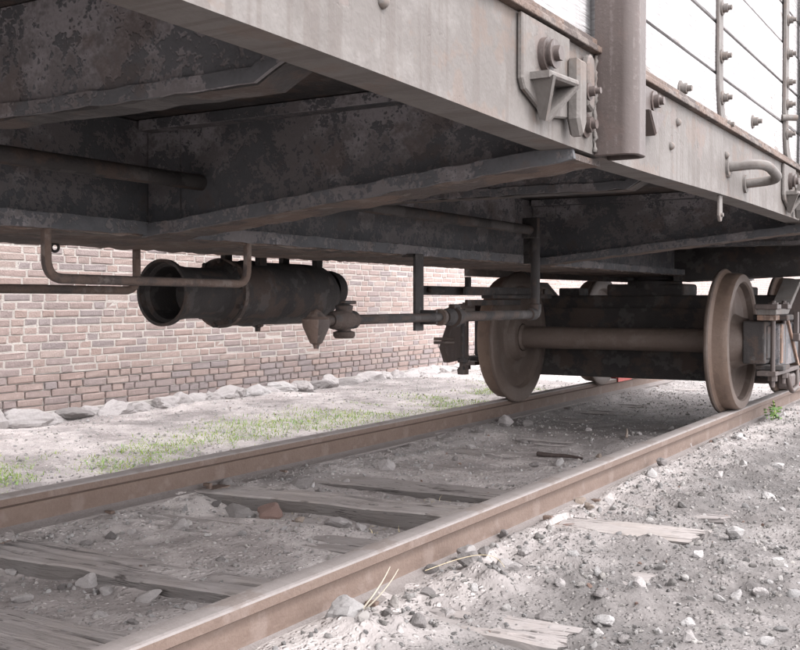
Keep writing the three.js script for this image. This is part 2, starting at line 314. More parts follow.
{
  const xs = [], ss = [];
  for (let x = -3.3; x < 3.2; x += .021) xs.push(x);
  for (let k = 1, x = 3.2; x < 400; k++) { xs.push(x); x += .021 * Math.pow(1.16, k); } xs.push(420);
  { const l = []; for (let k = 1, x = -3.3; x > -400; k++) { x -= .03 * Math.pow(1.18, k); l.push(x); } xs.unshift(...l.reverse()); }
  for (let s = .9; s < 9;) { ss.push(s); s += .012 + .0035 * s; }
  for (let k = 1, s = 9.0; s < 400; k++) { ss.push(s); s += .045 * Math.pow(1.06, k); } ss.push(420);
  { const l = []; for (let k = 1, s = .9; s > -400; k++) { s -= .02 * Math.pow(1.2, k); l.push(s); } ss.unshift(...l.reverse()); }
  const nx = xs.length, ns = ss.length, P = new Float32Array(nx * ns * 3), U = new Float32Array(nx * ns * 2), C = new Float32Array(nx * ns * 3), I = [];
  for (let j = 0; j < ns; j++) for (let i = 0; i < nx; i++) {
    const k = j * nx + i, x = xs[i], s = ss[j], far = sm(8, 40, Math.hypot(x, s - 4));
    const yy = gh(x, s) * (1 - far) + far * .05;
    P[k * 3] = x; P[k * 3 + 1] = yy; P[k * 3 + 2] = -s; U[k * 2] = x; U[k * 2 + 1] = s;
    const pale = sm(.8, 1.5, x) * .75 + sm(-.9, -1.3, x) * .5;                // unused mask of the soil outside the track
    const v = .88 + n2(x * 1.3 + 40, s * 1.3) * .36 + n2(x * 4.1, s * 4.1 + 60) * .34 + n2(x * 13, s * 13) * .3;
    const w = v * (1.26 - .79 * sm(.78, 1.25, x) + .1 * sm(-.9, -1.3, x)) * (1 - .42 * sm(4.8, 7, s) * (1 - sm(9, 12, s)) * sm(.95, .7, Math.abs(x)));  // soil lifted under the wagon, cut outside to offset shade; darker near bogie
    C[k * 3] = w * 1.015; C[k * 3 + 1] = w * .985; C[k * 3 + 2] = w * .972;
  }
  for (let j = 0; j < ns - 1; j++) for (let i = 0; i < nx - 1; i++) { const a = j * nx + i, b = a + 1, c = a + nx, d = c + 1; I.push(a, b, c, b, d, c); }
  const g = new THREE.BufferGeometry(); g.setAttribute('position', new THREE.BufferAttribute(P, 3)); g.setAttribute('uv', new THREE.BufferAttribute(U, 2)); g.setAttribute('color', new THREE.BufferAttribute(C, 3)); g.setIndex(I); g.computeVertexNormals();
  // soil: fine grit stamped into a 2.6 m tile
  const W = 2048, T = 2.6, hgt = new Float32Array(W * W), col = new Uint8Array(W * W * 4), bmp = new Uint8Array(W * W * 4), tint = new Float32Array(W * W);
  const r = rng(91);
  for (let k = 0; k < 42000; k++) {
    const cx = r() * W, cy = r() * W, ra = 1.3 + Math.pow(r(), 3.5) * 6, rb = ra * (.55 + .45 * r()), an = r() * 3.14, ca = Math.cos(an), sa = Math.sin(an), tn = (r() - .42) * .9, e = Math.ceil(ra);
    for (let dy = -e; dy <= e; dy++) for (let dx = -e; dx <= e; dx++) {
      const u = (dx * ca + dy * sa) / ra, v = (-dx * sa + dy * ca) / rb, q = u * u + v * v; if (q > 1) continue;
      const id = (((cy + dy) & (W - 1)) * W) + ((cx + dx) & (W - 1)), h = (1 - q * q) * Math.min(1, ra / 5);
      if (h > hgt[id]) { hgt[id] = h; tint[id] = tn; }
    }
  }
  for (let y = 0; y < W; y++) for (let x = 0; x < W; x++) {
    const i = y * W + x, f = ((y >> 1) * N) + (x >> 1), f2 = ((y & 1023) * N) + (x & 1023);
    let c = mix([.236, .221, .215], [.36, .341, .334], F.b[f] * .45 + F.fine[f2] * .35 + F.c[f2] * .2);
    c = mix(c, [.15, .135, .13], sm(.58, .75, F.d[f]) * .45);
    c = mix(c, [.44, .42, .41], sm(.62, .8, F.c[f]) * .3);
    if (hgt[i] > .02) { const t = tint[i]; c = mix(c, t > 0 ? [.50, .475, .465] : [.2, .185, .18], Math.min(1, Math.abs(t) * 1.6) * Math.min(1, hgt[i] * 2.5)); }
    col[i * 4] = toS(c[0]); col[i * 4 + 1] = toS(c[1]); col[i * 4 + 2] = toS(c[2]); col[i * 4 + 3] = 255;
    const b = Math.min(255, (F.fine[f2] * .28 + F.c[f2] * .12 + hgt[i] * .6) * 255); bmp[i * 4] = bmp[i * 4 + 1] = bmp[i * 4 + 2] = b; bmp[i * 4 + 3] = 255;
  }
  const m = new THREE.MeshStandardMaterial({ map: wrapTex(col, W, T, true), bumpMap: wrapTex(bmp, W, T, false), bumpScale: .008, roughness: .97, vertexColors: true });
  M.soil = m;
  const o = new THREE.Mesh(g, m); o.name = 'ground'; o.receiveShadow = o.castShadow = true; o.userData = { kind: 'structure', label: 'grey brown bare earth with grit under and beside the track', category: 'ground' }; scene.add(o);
}

// ---------------------------------------------------------------- brick wall on the far side
{
  const WX = -3.1, Y0 = .09, wall = thing('brick_wall', 'weathered pink brown brick wall with pale mortar on rubble footing behind the wagon', 'wall', V(WX, 0, 12));
  const S0 = -3, S1 = 34, TOP = 2.3;
  const off = g => g.translate(-WX, 0, 12);
  mesh('mortar_bed', off(bx(WX - .1222, (Y0 + .25 + TOP) / 2, (S0 + S1) / 2, .24, TOP - Y0 - .25, S1 - S0, 0)), M.mortar, wall);
  mesh('mortar_bed', off(bx(WX - .135, Y0 + .125, (S0 + S1) / 2, .24, .25, S1 - S0, 0)), M.mortar, wall);
  const r = rng(404), vS = [], vH = [];
  const worn = (len, seed) => {                                               // a brick with bruised arrises
    const g = new RoundedBoxGeometry(.1, .041, len - .002, 1, .004); return boxUV(jitter(g, .005, seed, 11));
  };
  for (let k = 0; k < 6; k++) { vS.push(worn(.194, k * 7.1)); vH.push(worn(.093, k * 3.3 + 2)); }
  const list = [];
  for (let row = 0; row < 43; row++) {
    const y = Y0 + .0255 + row * .0508; let s = S0 + r() * .2;
    while (s < S1) {
      const head = r() < .42, len = head ? .093 : .194;
      list.push({ y: y + (r() - .5) * .003 + .005 * Math.sin(s * .7 + row * .3), s: s + len / 2, head, proud: .0012 + (r() - .5) * .004 - (r() < .0 ? .03 * r() : 0), tone: Math.floor(r() * 7), v: Math.floor(r() * 6), flip: r() < .5, tilt: (r() - .5) * .014, row });
      s += len + .010 + r() * .006;
    }
  }
  // the lowest courses by the footing are more often grey
  for (const b of list) if (b.row < 3 && r() < .4) b.tone = r() < .5 ? 4 : 3;
  const near = list.filter(b => b.s > 3.7 && b.y < 1.14).sort((a, b) => a.s - b.s).slice(0, 300), isNear = new Set(near), rest = M.bricks.map(() => []);
  for (const b of list) {
    const g = (b.head ? vH : vS)[b.v], pos = new THREE.Vector3(-.05 + b.proud, b.y, 12 - b.s), rot = [b.tilt, b.flip ? Math.PI : 0, 0];
    if (b.flip) pos.x += 0;
    if (isNear.has(b)) { place('brick', g, M.bricks[b.tone], wall, pos, rot); continue; }
    const q = (b.s > 3 && b.s < 16 && b.y < 1.3) ? g.clone() : boxUV(new THREE.BoxGeometry(.1, .041, b.head ? .093 : .194));
    q.rotateX(b.tilt); q.translate(pos.x, pos.y, pos.z); rest[b.tone].push(q);
  }
  const bw = new THREE.Group(); bw.name = 'brickwork'; bw.userData = { kind: 'stuff' }; wall.add(bw);
  rest.forEach((l, i) => { if (!l.length) return; const m = new THREE.Mesh(mergeGeometries(l), M.bricks[i]); m.name = 'brickwork'; m.userData.kind = 'stuff'; m.castShadow = m.receiveShadow = true; bw.add(m); });
  // footing
  mesh('footing_bed', off(bx(WX - .10, .0, (S0 + S1) / 2, .3, .2, S1 - S0, 0)), M.stonefnd, wall);
  let s = 2.4;
  while (s < 15) {
    const len = .11 + r() * .22, h = .06 + r() * .045, w = .15 + r() * .1;
    const m = new THREE.Mesh(rock(700 + Math.floor(s * 31), 4, 15, .62, .045), r() < .2 ? M.rockGrey : r() < .85 ? M.rockPale : M.rockWhite);
    m.name = 'footing_stone'; m.scale.set(w * .62, h, len * .66); m.position.set(.04 + r() * .07, 0.036 + r() * .03, 12 - s - len / 2); m.rotation.set((r() - .5) * .3, (r() - .5) * .5, (r() - .5) * .4); m.castShadow = m.receiveShadow = true; wall.add(m);
    s += len * (.72 + r() * .25);
  }
}
function rock(seed, detail = 2, planes = 11, lo = .55, rough = 0) {                                 // angular broken stone of about unit radius
  const r = rng(seed), pl = [];
  for (let k = 0; k < planes; k++) { const v = new THREE.Vector3(r() - .5, r() - .5, r() - .5).normalize(); pl.push([v, lo + r() * (Math.max(.8, lo + .2) - lo)]); }
  const g = new THREE.IcosahedronGeometry(1, detail), p = g.attributes.position, v = new THREE.Vector3();
  for (let i = 0; i < p.count; i++) {
    v.fromBufferAttribute(p, i).normalize(); let d = 1.05;
    for (const [n, h] of pl) { const c = v.dot(n); if (c > .05) d = Math.min(d, h / c); }
    d *= 1 + .05 * Math.sin(v.x * 9.1 + seed) * Math.sin(v.y * 8.3 + seed * 2) + .03 * Math.sin(v.z * 21 + v.x * 17);
    if (rough) d *= 1 + rough * (n2(v.x * 4 + seed, v.y * 4 + v.z * 3) * 2 + n2(v.x * 9 + v.z * 7, v.y * 9 + seed) + n2(v.x * 19, v.y * 17 + v.z * 15));
    p.setXYZ(i, v.x * d, v.y * d, v.z * d);
  }
  g.computeVertexNormals(); return boxUV(g);
}

// ---------------------------------------------------------------- rails
{
  const foot = [[-.057, 0], [-.057, .010], [-.03, .018], [-.0085, .028]], side = [[-.0085, .028], [-.0075, .034], [-.0075, .093], [-.02, .102], [-.034, .107], [-.0348, .131]];
  const top = [[-.0348, .131], [-.033, .136], [-.027, .139], [-.012, .1405], [0, .141], [.012, .1405], [.027, .139], [.033, .136], [.0348, .131]];
  const right = side.map(([x, y]) => [-x, y]).reverse(), footR = foot.map(([x, y]) => [-x, y]).reverse();
  const loft = (pl, ss) => {
    const P = [], I = []; ss.forEach(s => pl.forEach(([x, y]) => P.push(x, y, -s)));
    const n = pl.length; for (let j = 0; j < ss.length - 1; j++) for (let i = 0; i < n - 1; i++) { const a = j * n + i, b = a + 1, c = a + n, d = c + 1; I.push(a, c, b, b, c, d); }
    const g = new THREE.BufferGeometry(); g.setAttribute('position', new THREE.Float32BufferAttribute(P, 3)); g.setIndex(I); const q = g.toNonIndexed(); q.computeVertexNormals(); return q;
  };
  const ss = []; for (let s = -5; s < 60;) { ss.push(s); s += s < 14 ? .25 : 2; }
  for (const [x, label] of [[-.7525, 'dark rusty far rail in the shade of the wagon, nearer the brick wall'], [.7525, 'dusty near rail with pale top, in the light beside the open gravel']]) {
    const t = thing('rail', label, 'rail', V(x, 0, 0));
    const b = mesh('rail_web', [loft(side, ss), loft(right, ss)], M.railside, t);
    mesh('rail_foot', [loft(foot, ss), loft(footR, ss), loft([[.057, 0], [-.057, 0]], ss)], M.dust, t);
    mesh('running_surface', loft(top, ss), M.railtop, t);
  }
}

// ---------------------------------------------------------------- sleepers
{
  const labels = {
    1: 'dark sleeper end cut by the lower left corner, nearest the camera', 2: 'long weathered sleeper with deep cracks across the lower left between the rails', 3: 'worn sleeper flush with the dirt, just nearer than the raised one',
    6: 'sunken sleeper in the dark dirt just nearer than the thick dark stick', 7: 'buried sleeper lying right under the thick dark stick beneath the wagon', 8: 'buried sleeper under the longer brown twig beneath the wagon', 9: 'sunken sleeper just nearer than the first pair of wheels', 10: 'sunken sleeper in deep shade just beyond the first axle',
    4: 'raised sleeper with pale top and dark undercut front edge between the rails', 5: 'half buried sleeper with dry straw, just beyond the raised one',
  };
  const timber = seed => {
    const L = 2.62, g0 = new THREE.BoxGeometry(L, .16, .205, 150, 4, 26), p = g0.attributes.position, r = rng(seed), ph = r() * 60;
    for (let i = 0; i < p.count; i++) {
      let x = p.getX(i), y = p.getY(i), z = p.getZ(i); const e = Math.abs(x) > L / 2 - .03;
      if (e) x += n2(z * 30 + ph, y * 30) * .06;
      const crack = Math.pow(Math.max(0, 1 - Math.abs(n2(z * 24 + ph + n2(x * 3, ph) * .8, x * 1.1 + ph)) * 9), 2);
      const edge = Math.abs(z) > .1 ? 1 : 0;
      if (y > .07) y += n2(x * 5 + ph, z * 20) * .008 - crack * .016 - edge * (.005 + Math.max(0, n2(x * 4, ph)) * .012);
      z += n2(x * 3 + ph, 7) * .018 + n2(x * 14, y * 20 + ph) * .008;
      p.setXYZ(i, x, y - .08, z);
    }
    g0.computeVertexNormals();
    const g = g0.toNonIndexed(), q = g.attributes.position, uv = new Float32Array(q.count * 2);
    g.computeVertexNormals();
    for (let i = 0; i < q.count; i++) { uv[i * 2] = q.getX(i); uv[i * 2 + 1] = q.getZ(i) + q.getY(i) + ph; }
    g.setAttribute('uv', new THREE.BufferAttribute(uv, 2));
    const cl = new Float32Array(q.count * 3), nn = g.attributes.normal;               // weathered top, darker sides
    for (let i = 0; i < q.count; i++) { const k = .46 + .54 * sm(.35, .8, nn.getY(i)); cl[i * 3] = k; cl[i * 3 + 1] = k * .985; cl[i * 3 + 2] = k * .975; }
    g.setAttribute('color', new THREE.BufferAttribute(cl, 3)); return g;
  };
  const ORD = ['second', 'third', 'fourth', 'fifth', 'sixth', 'seventh', 'eighth', 'ninth', 'tenth', 'eleventh', 'twelfth'];
  const tim = [timber(1), timber(2), timber(3), timber(4), timber(5)];
  const plateG = boxUV(new RoundedBoxGeometry(.20, .008, .13, 1, .002)), shank = mergeGeometries([boxUV(new THREE.BoxGeometry(.016, .05, .016)), boxUV(new RoundedBoxGeometry(.034, .014, .022, 1, .003).translate(-.008, .026, 0))]);
  sleeperS.forEach((s, i) => {
    if (i === 0) return;
    const t = thing('wooden_sleeper', labels[i] ?? `${ORD[i - 11] ?? 'farther'} sunken timber sleeper beyond the first axle, counted from the wheels outward`, 'sleeper', V(0, [0, -.002, .003, -.006, .016, -.005][i] ?? -.024, s), i > 10 ? 'sunken sleepers beyond the wheels' : undefined);
    t.rotation.y = -Math.atan(skew[i]) * -1; t.rotation.y = Math.atan(-skew[i]) * -1; t.position.x = .03;
    t.rotation.y = Math.atan(skew[i]);
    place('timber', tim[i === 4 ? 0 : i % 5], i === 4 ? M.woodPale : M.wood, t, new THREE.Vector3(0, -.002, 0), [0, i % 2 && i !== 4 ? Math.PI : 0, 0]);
    for (const x of [-.7525, .7525]) {
      place('tie_plate', plateG, M.railside, t, new THREE.Vector3(x - .03, -.0045, 0));
      for (const k of [-1, 1]) place('rail_spike', shank, M.railside, t, new THREE.Vector3(x - .03 + k * .068, -.010, k * .045), [0, k < 0 ? Math.PI : 0, 0]);
    }
  });
}

// ---------------------------------------------------------------- the goods wagon
const wagon = thing('goods_wagon', 'old low sided goods wagon with pale side sill, white plank sides and dark flaking underframe', 'wagon', new THREE.Vector3());
const YB = 1.143, YT = 1.336, SA = -.62, SE = 9.25;  // near end cut short so more light reaches the track bed
const bays = [-.40, 2.145, 4.54, 7.2];
{
  const sag = s => .018 * Math.exp(-(((s - 2.2) / .9) ** 2));
  const bend = g => { const p = g.attributes.position; for (let i = 0; i < p.count; i++) { const y = p.getY(i); p.setY(i, y - sag(-p.getZ(i)) * Math.max(0, (YT - y) / (YT - YB))); } g.computeVertexNormals(); return g; };
  const long = (x, y, w, h) => { const g = new THREE.BoxGeometry(w, h, SE - SA, 1, 2, 180); g.translate(x, y, -(SA + SE) / 2); return g; };
  for (const k of [1, -1]) {
    const web = long(k * 1.474, (YB + YT) / 2, .012, YT - YB), fl = long(k * 1.436, YB + .006, .064, .012), tf = long(k * 1.436, YT - .006, .064, .012);
    const sill = mesh('side_sill', [bend(web), bend(fl), bend(tf)], M.pale, wagon);
    mesh('sill_capping', [bx(k * 1.465, YT + .008, (SA + SE) / 2, .066, .014, SE - SA, .003), bx(k * 1.462, YT + .024, (SA + SE) / 2, .05, .016, SE - SA, .002)], M.scale, sill);
  }
  // plank sides between posts
  const edges = [SA, ...bays, SE];
  const r = rng(31);
  const rows = [[1.372, 1.502], [1.509, 1.653], [1.660, 1.81], [1.816, 1.96], [1.966, 2.1]];
  for (const k of [1, -1]) for (let b = 0; b < edges.length - 1; b++) {
    const s0 = edges[b] + .012, s1 = edges[b + 1] - .012;
    for (const [y0, y1] of rows) {
      const g = new RoundedBoxGeometry(.045, y1 - y0, s1 - s0, 1, .004); g.translate(k * (1.44 + (r() - .5) * .006), (y0 + y1) / 2 + (r() - .5) * .002, -(s0 + s1) / 2);
      mesh('plank', jitter(g, .002, r() * 9, 3), M.plank, wagon);
    }
  }
  for (const k of [1, -1]) mesh('added_backing', bx(k * 1.404, 1.735, (SA + SE) / 2, .02, .74, SE - SA - .1, 0), M.dark, wagon);  // added dark backing behind the planks, blocks skylight through the gaps
  for (const k of [1, -1]) mesh('top_rail', bx(k * 1.44, 2.125, (SA + SE) / 2, .09, .045, SE - SA, .006), M.pale, wagon);
  // floor and end sills
  const fl = mesh('floor', bx(0, 1.318, (SA + SE) / 2, 2.8, .03, SE - SA - .04, 0), M.dark, wagon);
  for (let s = SA + .15; s < SE - .1; s += .2) mesh('floor_board', bx(0, 1.347, s, 2.8, .024, .192, .003), M.plainWood, fl);
  for (const s of [SA - .07, SE + .07]) mesh('end_sill', bx(0, 1.24, s, 3.0, .2, .13, .01), M.pale, wagon);
  for (const s of [SA, SE]) mesh('end_boards', bx(0, 1.74, s, 2.78, .76, .05, .006), M.plank, wagon);
}
// underframe
{
  const ragged = (pts, seed) => { const r = rng(seed); return pts.map(([a, b]) => [a, b + (r() - .5) * .005]); };
  // centre sill: two webs on a wide flaking bottom plate
  const cs = mesh('centre_sill', [bx(.2, 1.15, (SA + SE) / 2, .014, .3, SE - SA, 0), bx(-.2, 1.15, (SA + SE) / 2, .014, .3, SE - SA, 0), bx(.2, 1.0, (SA + SE) / 2, .06, .012, SE - SA, 0)], M.paint, wagon);
  const plate = new THREE.BoxGeometry(.53, .012, SE - SA, 14, 1, 300); plate.translate(0, .989, -(SA + SE) / 2);
  mesh('bottom_plate', jitter(plate, .007, 3, 5), M.scale, cs);
  const lip = new THREE.BoxGeometry(.014, .036, SE - SA, 1, 2, 300); lip.translate(.274, 1.006, -(SA + SE) / 2);
  mesh('plate_edge', jitter(lip, .005, 4, 5), M.paint, cs);
  const lip2 = lip.clone(); lip2.translate(-.548, 0, 0); mesh('plate_edge', lip2, M.paint, cs);
  for (const [s, depth] of [[2.08, 0], [4.68, 0]]) {
    for (const k of [1, -1]) {
      const line = [[k * .26, .99], [k * 1.474, 1.112]];
      const web = prismS(k > 0 ? [[.205, .99], [1.43, 1.118], [1.43, 1.30], [.205, 1.30]] : [[-.205, 1.30], [-1.43, 1.30], [-1.43, 1.118], [-.205, .99]], s - .006, s + .006);
      const cb = mesh('cross_bearer', web, M.paint, wagon);
      const fp = ragged(lerpPts(line, .03), 70 + s * 10 + k);
      mesh('flange', [prismS(strip(fp, .013), s - .075, s + .075)], M.scale, cb);
      const lp = ragged(lerpPts([[k * .26, .998], [k * 1.474, 1.120]], .03), 40 + s * 10 + k);
      mesh('flange_edge', prismS(strip(lp, .032), s - .086, s - .074), M.paint, cb);
      mesh('top_angle', bx(k * .82, 1.286, s - .03, 1.2, .03, .05, .003), M.paint, cb);
      mesh('gusset', prismS(k > 0 ? [[.215, 1.03], [.33, 1.03], [.33, 1.27], [.215, 1.27]] : [[-.215, 1.27], [-.33, 1.27], [-.33, 1.03], [-.215, 1.03]], s - .013, s - .0065), M.paint, cb);
    }
  }
  // plain floor joists
  for (const s of [.3, 1.14, 2.72, 5.9]) {
    const j = mesh('floor_joist', prismS([[-1.345, 1.126], [1.345, 1.126], [1.41, 1.156], [1.465, 1.157], [1.465, 1.30], [-1.465, 1.30], [-1.465, 1.157], [-1.41, 1.156]], s - .006, s + .006), M.paint, wagon);
    const rg = rng(s * 31 + 5), line = lerpPts([[-1.402, 1.150], [-1.345, 1.121], [1.345, 1.121], [1.402, 1.150]], .03);
    mesh('flange', prismS(strip(line.map(([a, b]) => [a, b + (rg() - .5) * .004]), .011), s - .002, s + .06), M.dark, j);  // dark material stands in for shade on the flange underside
    mesh('flange_edge', prismS(strip(line.map(([a, b]) => [a, b + .007 + (rg() - .5) * .004]), .022), s - .014, s - .0065), M.paint, j);
  }
  // body bolster over the bogie
  for (const k of [1, -1]) mesh('body_bolster', prismS(k > 0 ? [[.2, .945], [1.43, 1.0], [1.43, 1.30], [.2, 1.30]] : [[-.2, 1.30], [-1.43, 1.30], [-1.43, 1.0], [-.2, .945]], 7.1, 7.5), M.dark, wagon);
}
// side posts, straps, brackets and fittings along the near sill
const hexNut = (r, h) => { const g = new THREE.CylinderGeometry(r, r, h, 6); g.rotateZ(-Math.PI / 2); return g; };
const disc = (r, h, n = 18) => { const g = new THREE.CylinderGeometry(r, r, h, n); g.rotateZ(-Math.PI / 2); return g; };
const boltG = (r = .011) => join([disc(r * 1.55, .004).translate(.002, 0, 0), hexNut(r, .012).translate(.010, 0, 0), disc(r * .55, .012).translate(.020, 0, 0)]);
const bG = boltG(.0115), bBig = boltG(.017), bSmall = boltG(.008), rivetG = boxUV(new THREE.SphereGeometry(.011, 12, 6, 0, 6.3, 0, Math.PI / 2).rotateZ(-Math.PI / 2));
{
  const protoPost = new THREE.Group();
  const U = (o, w) => { const sh = new THREE.Shape(); const R = .03; // hollow stake with round shoulders, in (x, z)
    sh.moveTo(0, 0); sh.lineTo(.09 - R, 0); sh.absarc(.09 - R, R, R, -Math.PI / 2, 0); sh.lineTo(.09, .092 - R); sh.absarc(.09 - R, .092 - R, R, 0, Math.PI / 2); sh.lineTo(0, .092); sh.lineTo(0, .081); sh.lineTo(.09 - R, .081); sh.absarc(.09 - R, .092 - R, R - .011, Math.PI / 2, 0, true); sh.lineTo(.079, R); sh.absarc(.09 - R, R, R - .011, 0, -Math.PI / 2, true); sh.lineTo(0, .011); sh.closePath();
    const g = new THREE.ExtrudeGeometry(sh, { depth: .985, bevelEnabled: true, bevelSize: .002, bevelThickness: .002, bevelOffset: -.002, bevelSegments: 1, curveSegments: 10 }); g.rotateX(-Math.PI / 2); return g; };
  bays.forEach((b, i) => {
    for (const k of [1, -1]) {
      const s = b;
      const g = U(); g.translate(0, 1.124, 0); if (k < 0) g.rotateY(Math.PI).translate(0, 0, -.092);
      g.translate(k * 1.4815, 0, -s + .046);
      const post = mesh('side_post', g, M.postrust, wagon);
      if (k < 0) continue;
      // weld bead down the near foot of the post
      const wp = []; const r = rng(i + 9); for (let y = 1.13; y < 1.335; y += .006) wp.push(new THREE.Vector3(1.4825 + r() * .004, y, -s + .048 + r() * .003));
      mesh('weld_bead', sweep(wp, wp.map(() => .0025 + r() * .003), 6), M.pale, post);
    }
  });
  // hinge bracket on the nearer side of each post (built for the post at s = 2.055, then repeated)
  const hb = new THREE.Group(); hb.name = 'hinge_bracket';
  const put = (name, geos, mat, par = hb) => mesh(name, geos, mat, par);
  const X = 1.4815;
  const parts = [];
  const base = prismX([[1.704, 1.333], [1.704, 1.215], [1.716, 1.197], [1.80, 1.168], [1.838, 1.164], [1.93, 1.175], [1.93, 1.333]], X, X + .012, .003);
  const pin = prismX([[1.914, 1.29], [1.914, 1.172], [1.932, 1.140], [1.942, 1.140], [1.958, 1.168], [1.958, 1.29]], X + .010, X + .038, .006);
  const strp = prismX([[2.012, 1.30], [2.018, 1.315], [2.032, 1.322], [2.046, 1.315], [2.05, 1.30], [2.05, 1.215], [2.04, 1.205], [2.015, 1.215]], X + .002, X + .02, .004);
  const shelf = prismX(strip([[1.735, 1.224], [1.875, 1.230]], .013), X + .004, X + .054, .004);
  const fin = (s0, s1) => { // tapering rib, deep at the shelf and running out at the foot
    const T = .012, P = [[s0, 1.222, 0], [s0, 1.222, .05], [s1, 1.150, .012], [s1, 1.155, 0]], q = []; const A = P.map(([s, y, d]) => new THREE.Vector3(X + .006 + d, y, -s - T / 2)), B = P.map(([s, y, d]) => new THREE.Vector3(X + .006 + d, y, -s + T / 2));
    const tri = (a, b, c) => q.push(a, b, c); const quad = (a, b, c, d) => { tri(a, b, c); tri(a, c, d); };
    quad(A[0], A[1], A[2], A[3]); quad(B[3], B[2], B[1], B[0]); quad(A[1], B[1], B[2], A[2]); quad(A[0], A[3], B[3], B[0]); quad(A[3], A[2], B[2], B[3]); quad(A[0], B[0], B[1], A[1]);
    const g = new THREE.BufferGeometry(); g.setAttribute('position', new THREE.Float32BufferAttribute(q.flatMap(v => [v.x, v.y, v.z]), 3)); g.computeVertexNormals(); return g; };
  const boss = [disc(.032, .012, 28).translate(X + .018, 1.274, -1.80), disc(.022, .010, 28).translate(X + .028, 1.274, -1.80), disc(.027, .004, 28).translate(X + .034, 1.274, -1.80), hexNut(.015, .012).translate(X + .041, 1.274, -1.80)];
  bays.forEach((b, i) => {
    const dz = b - 2.145, mv = g => g.clone().translate(0, 0, -dz);
    const h = mesh('hinge_bracket', [mv(base)], M.pale, wagon);
    mesh('bracket_shelf', [mv(shelf), mv(fin(1.747, 1.800)), mv(fin(1.865, 1.808))], M.pale, h);
    mesh('pivot_boss', boss.map(mv), M.postrust, h);
    mesh('drop_pin', mv(pin), M.pale, h);
    mesh('keeper_bar', mv(strp), M.pale, h);
    place('bolt', bBig, M.postrust, h, new THREE.Vector3(X, 1.180, -2.045 - dz), [.4, 0, 0]);
    place('bolt', bG, M.postrust, h, new THREE.Vector3(X + .030, 1.236, -1.985 - dz), [.2, 0, 0]);
    // beyond the post: bolt and lower gusset
    const fg = mesh('far_gusset', [mv(prismX([[2.39, 1.265], [2.52, 1.272], [2.44, 1.21]], X, X + .03, .004)), mv(bx(X + .008, 1.295, 2.43, .016, .06, .13, .004))], M.postrust, h);
    place('bolt', bBig, M.postrust, h, new THREE.Vector3(X + .016, 1.295, -2.46 - dz));
  });
  // upright door straps with coach bolts
  for (const [s0, b] of [[3.20, 0], [.70, 1], [5.75, 2]]) {
    const y0 = 1.345, pts = [];
    for (let y = 2.08; y > 1.52; y -= .06) pts.push([s0, y]); pts.push([s0 + .005, 1.47], [s0 + .018, 1.42], [s0 + .03, 1.385], [s0 + .045, 1.35]);
    const st = mesh('door_strap', prismX(strip(pts, .05), 1.4655, 1.4755, .002), M.pale, wagon);
    for (const y of [1.354, 1.432, 1.556, 1.70, 1.85, 2.0]) place('bolt', bG, M.pale, st, new THREE.Vector3(1.4755, y, -s0 - (y < 1.4 ? .04 : y < 1.5 ? .012 : 0)), [y * 9, 0, 0], [1.2, 1.2, 1.2]);
  }
  for (const s0 of [4.22, 1.68, 6.77]) {
    const pts = []; for (let y = 2.08; y > 1.5; y -= .06) pts.push([s0, y]); pts.push([s0 + .01, 1.45], [s0 + .03, 1.40], [s0 + .07, 1.36], [s0 + .12, 1.345]);
    const st = mesh('door_strap', prismX(strip(pts, .055), 1.4655, 1.478, .002), M.pale, wagon);
    for (const y of [1.46, 1.575, 1.66, 1.77, 1.9]) place('bolt', bG, M.pale, st, new THREE.Vector3(1.478, y, -s0), [y * 7, 0, 0], [1.2, 1.2, 1.2]);
    mesh('strap_pin', [disc(.012, .06).rotateY(.6).translate(1.49, 1.52, -s0 + .02)], M.pale, st);
  }
  for (const [s, y] of [[2.80, 1.388], [3.68, 1.43], [5.2, 1.39], [.3, 1.39]]) place('bolt', bG, M.pale, wagon, new THREE.Vector3(1.463, y, -s), [s, 0, 0], [1.3, 1.3, 1.3]);
  for (const [s, y] of [[3.244, 1.262], [3.26, 1.205], [2.72, 1.285], [2.66, 1.215], [1.25, 1.24], [.9, 1.29], [5.3, 1.25]]) place('rivet', rivetG, M.pale, wagon, new THREE.Vector3(1.4805, y, -s));
  // rope hook on the sill: a bent bar
  const lp = path([V(1.478, 1.228, 3.27), V(1.588, 1.236, 3.29), V(1.59, 1.208, 3.52), V(1.478, 1.198, 3.50)], .075, 8);
  const hook = mesh('rope_hook', sweep(dense(lp, .012), .0155, 12), M.pale, wagon);
  each('hook_plate', [disc(.033, .008).translate(1.484, 1.228, -3.27), disc(.03, .008).translate(1.484, 1.198, -3.50)], M.pale, hook);
  // small eye hanging under the sill
  mesh('eye_strap', [prismX([[3.215, 1.16], [3.245, 1.16], [3.25, 1.075], [3.24, 1.058], [3.225, 1.058], [3.212, 1.075]], 1.462, 1.471, .002), disc(.006, .02).translate(1.468, 1.078, -3.231)], M.pale, wagon);
}
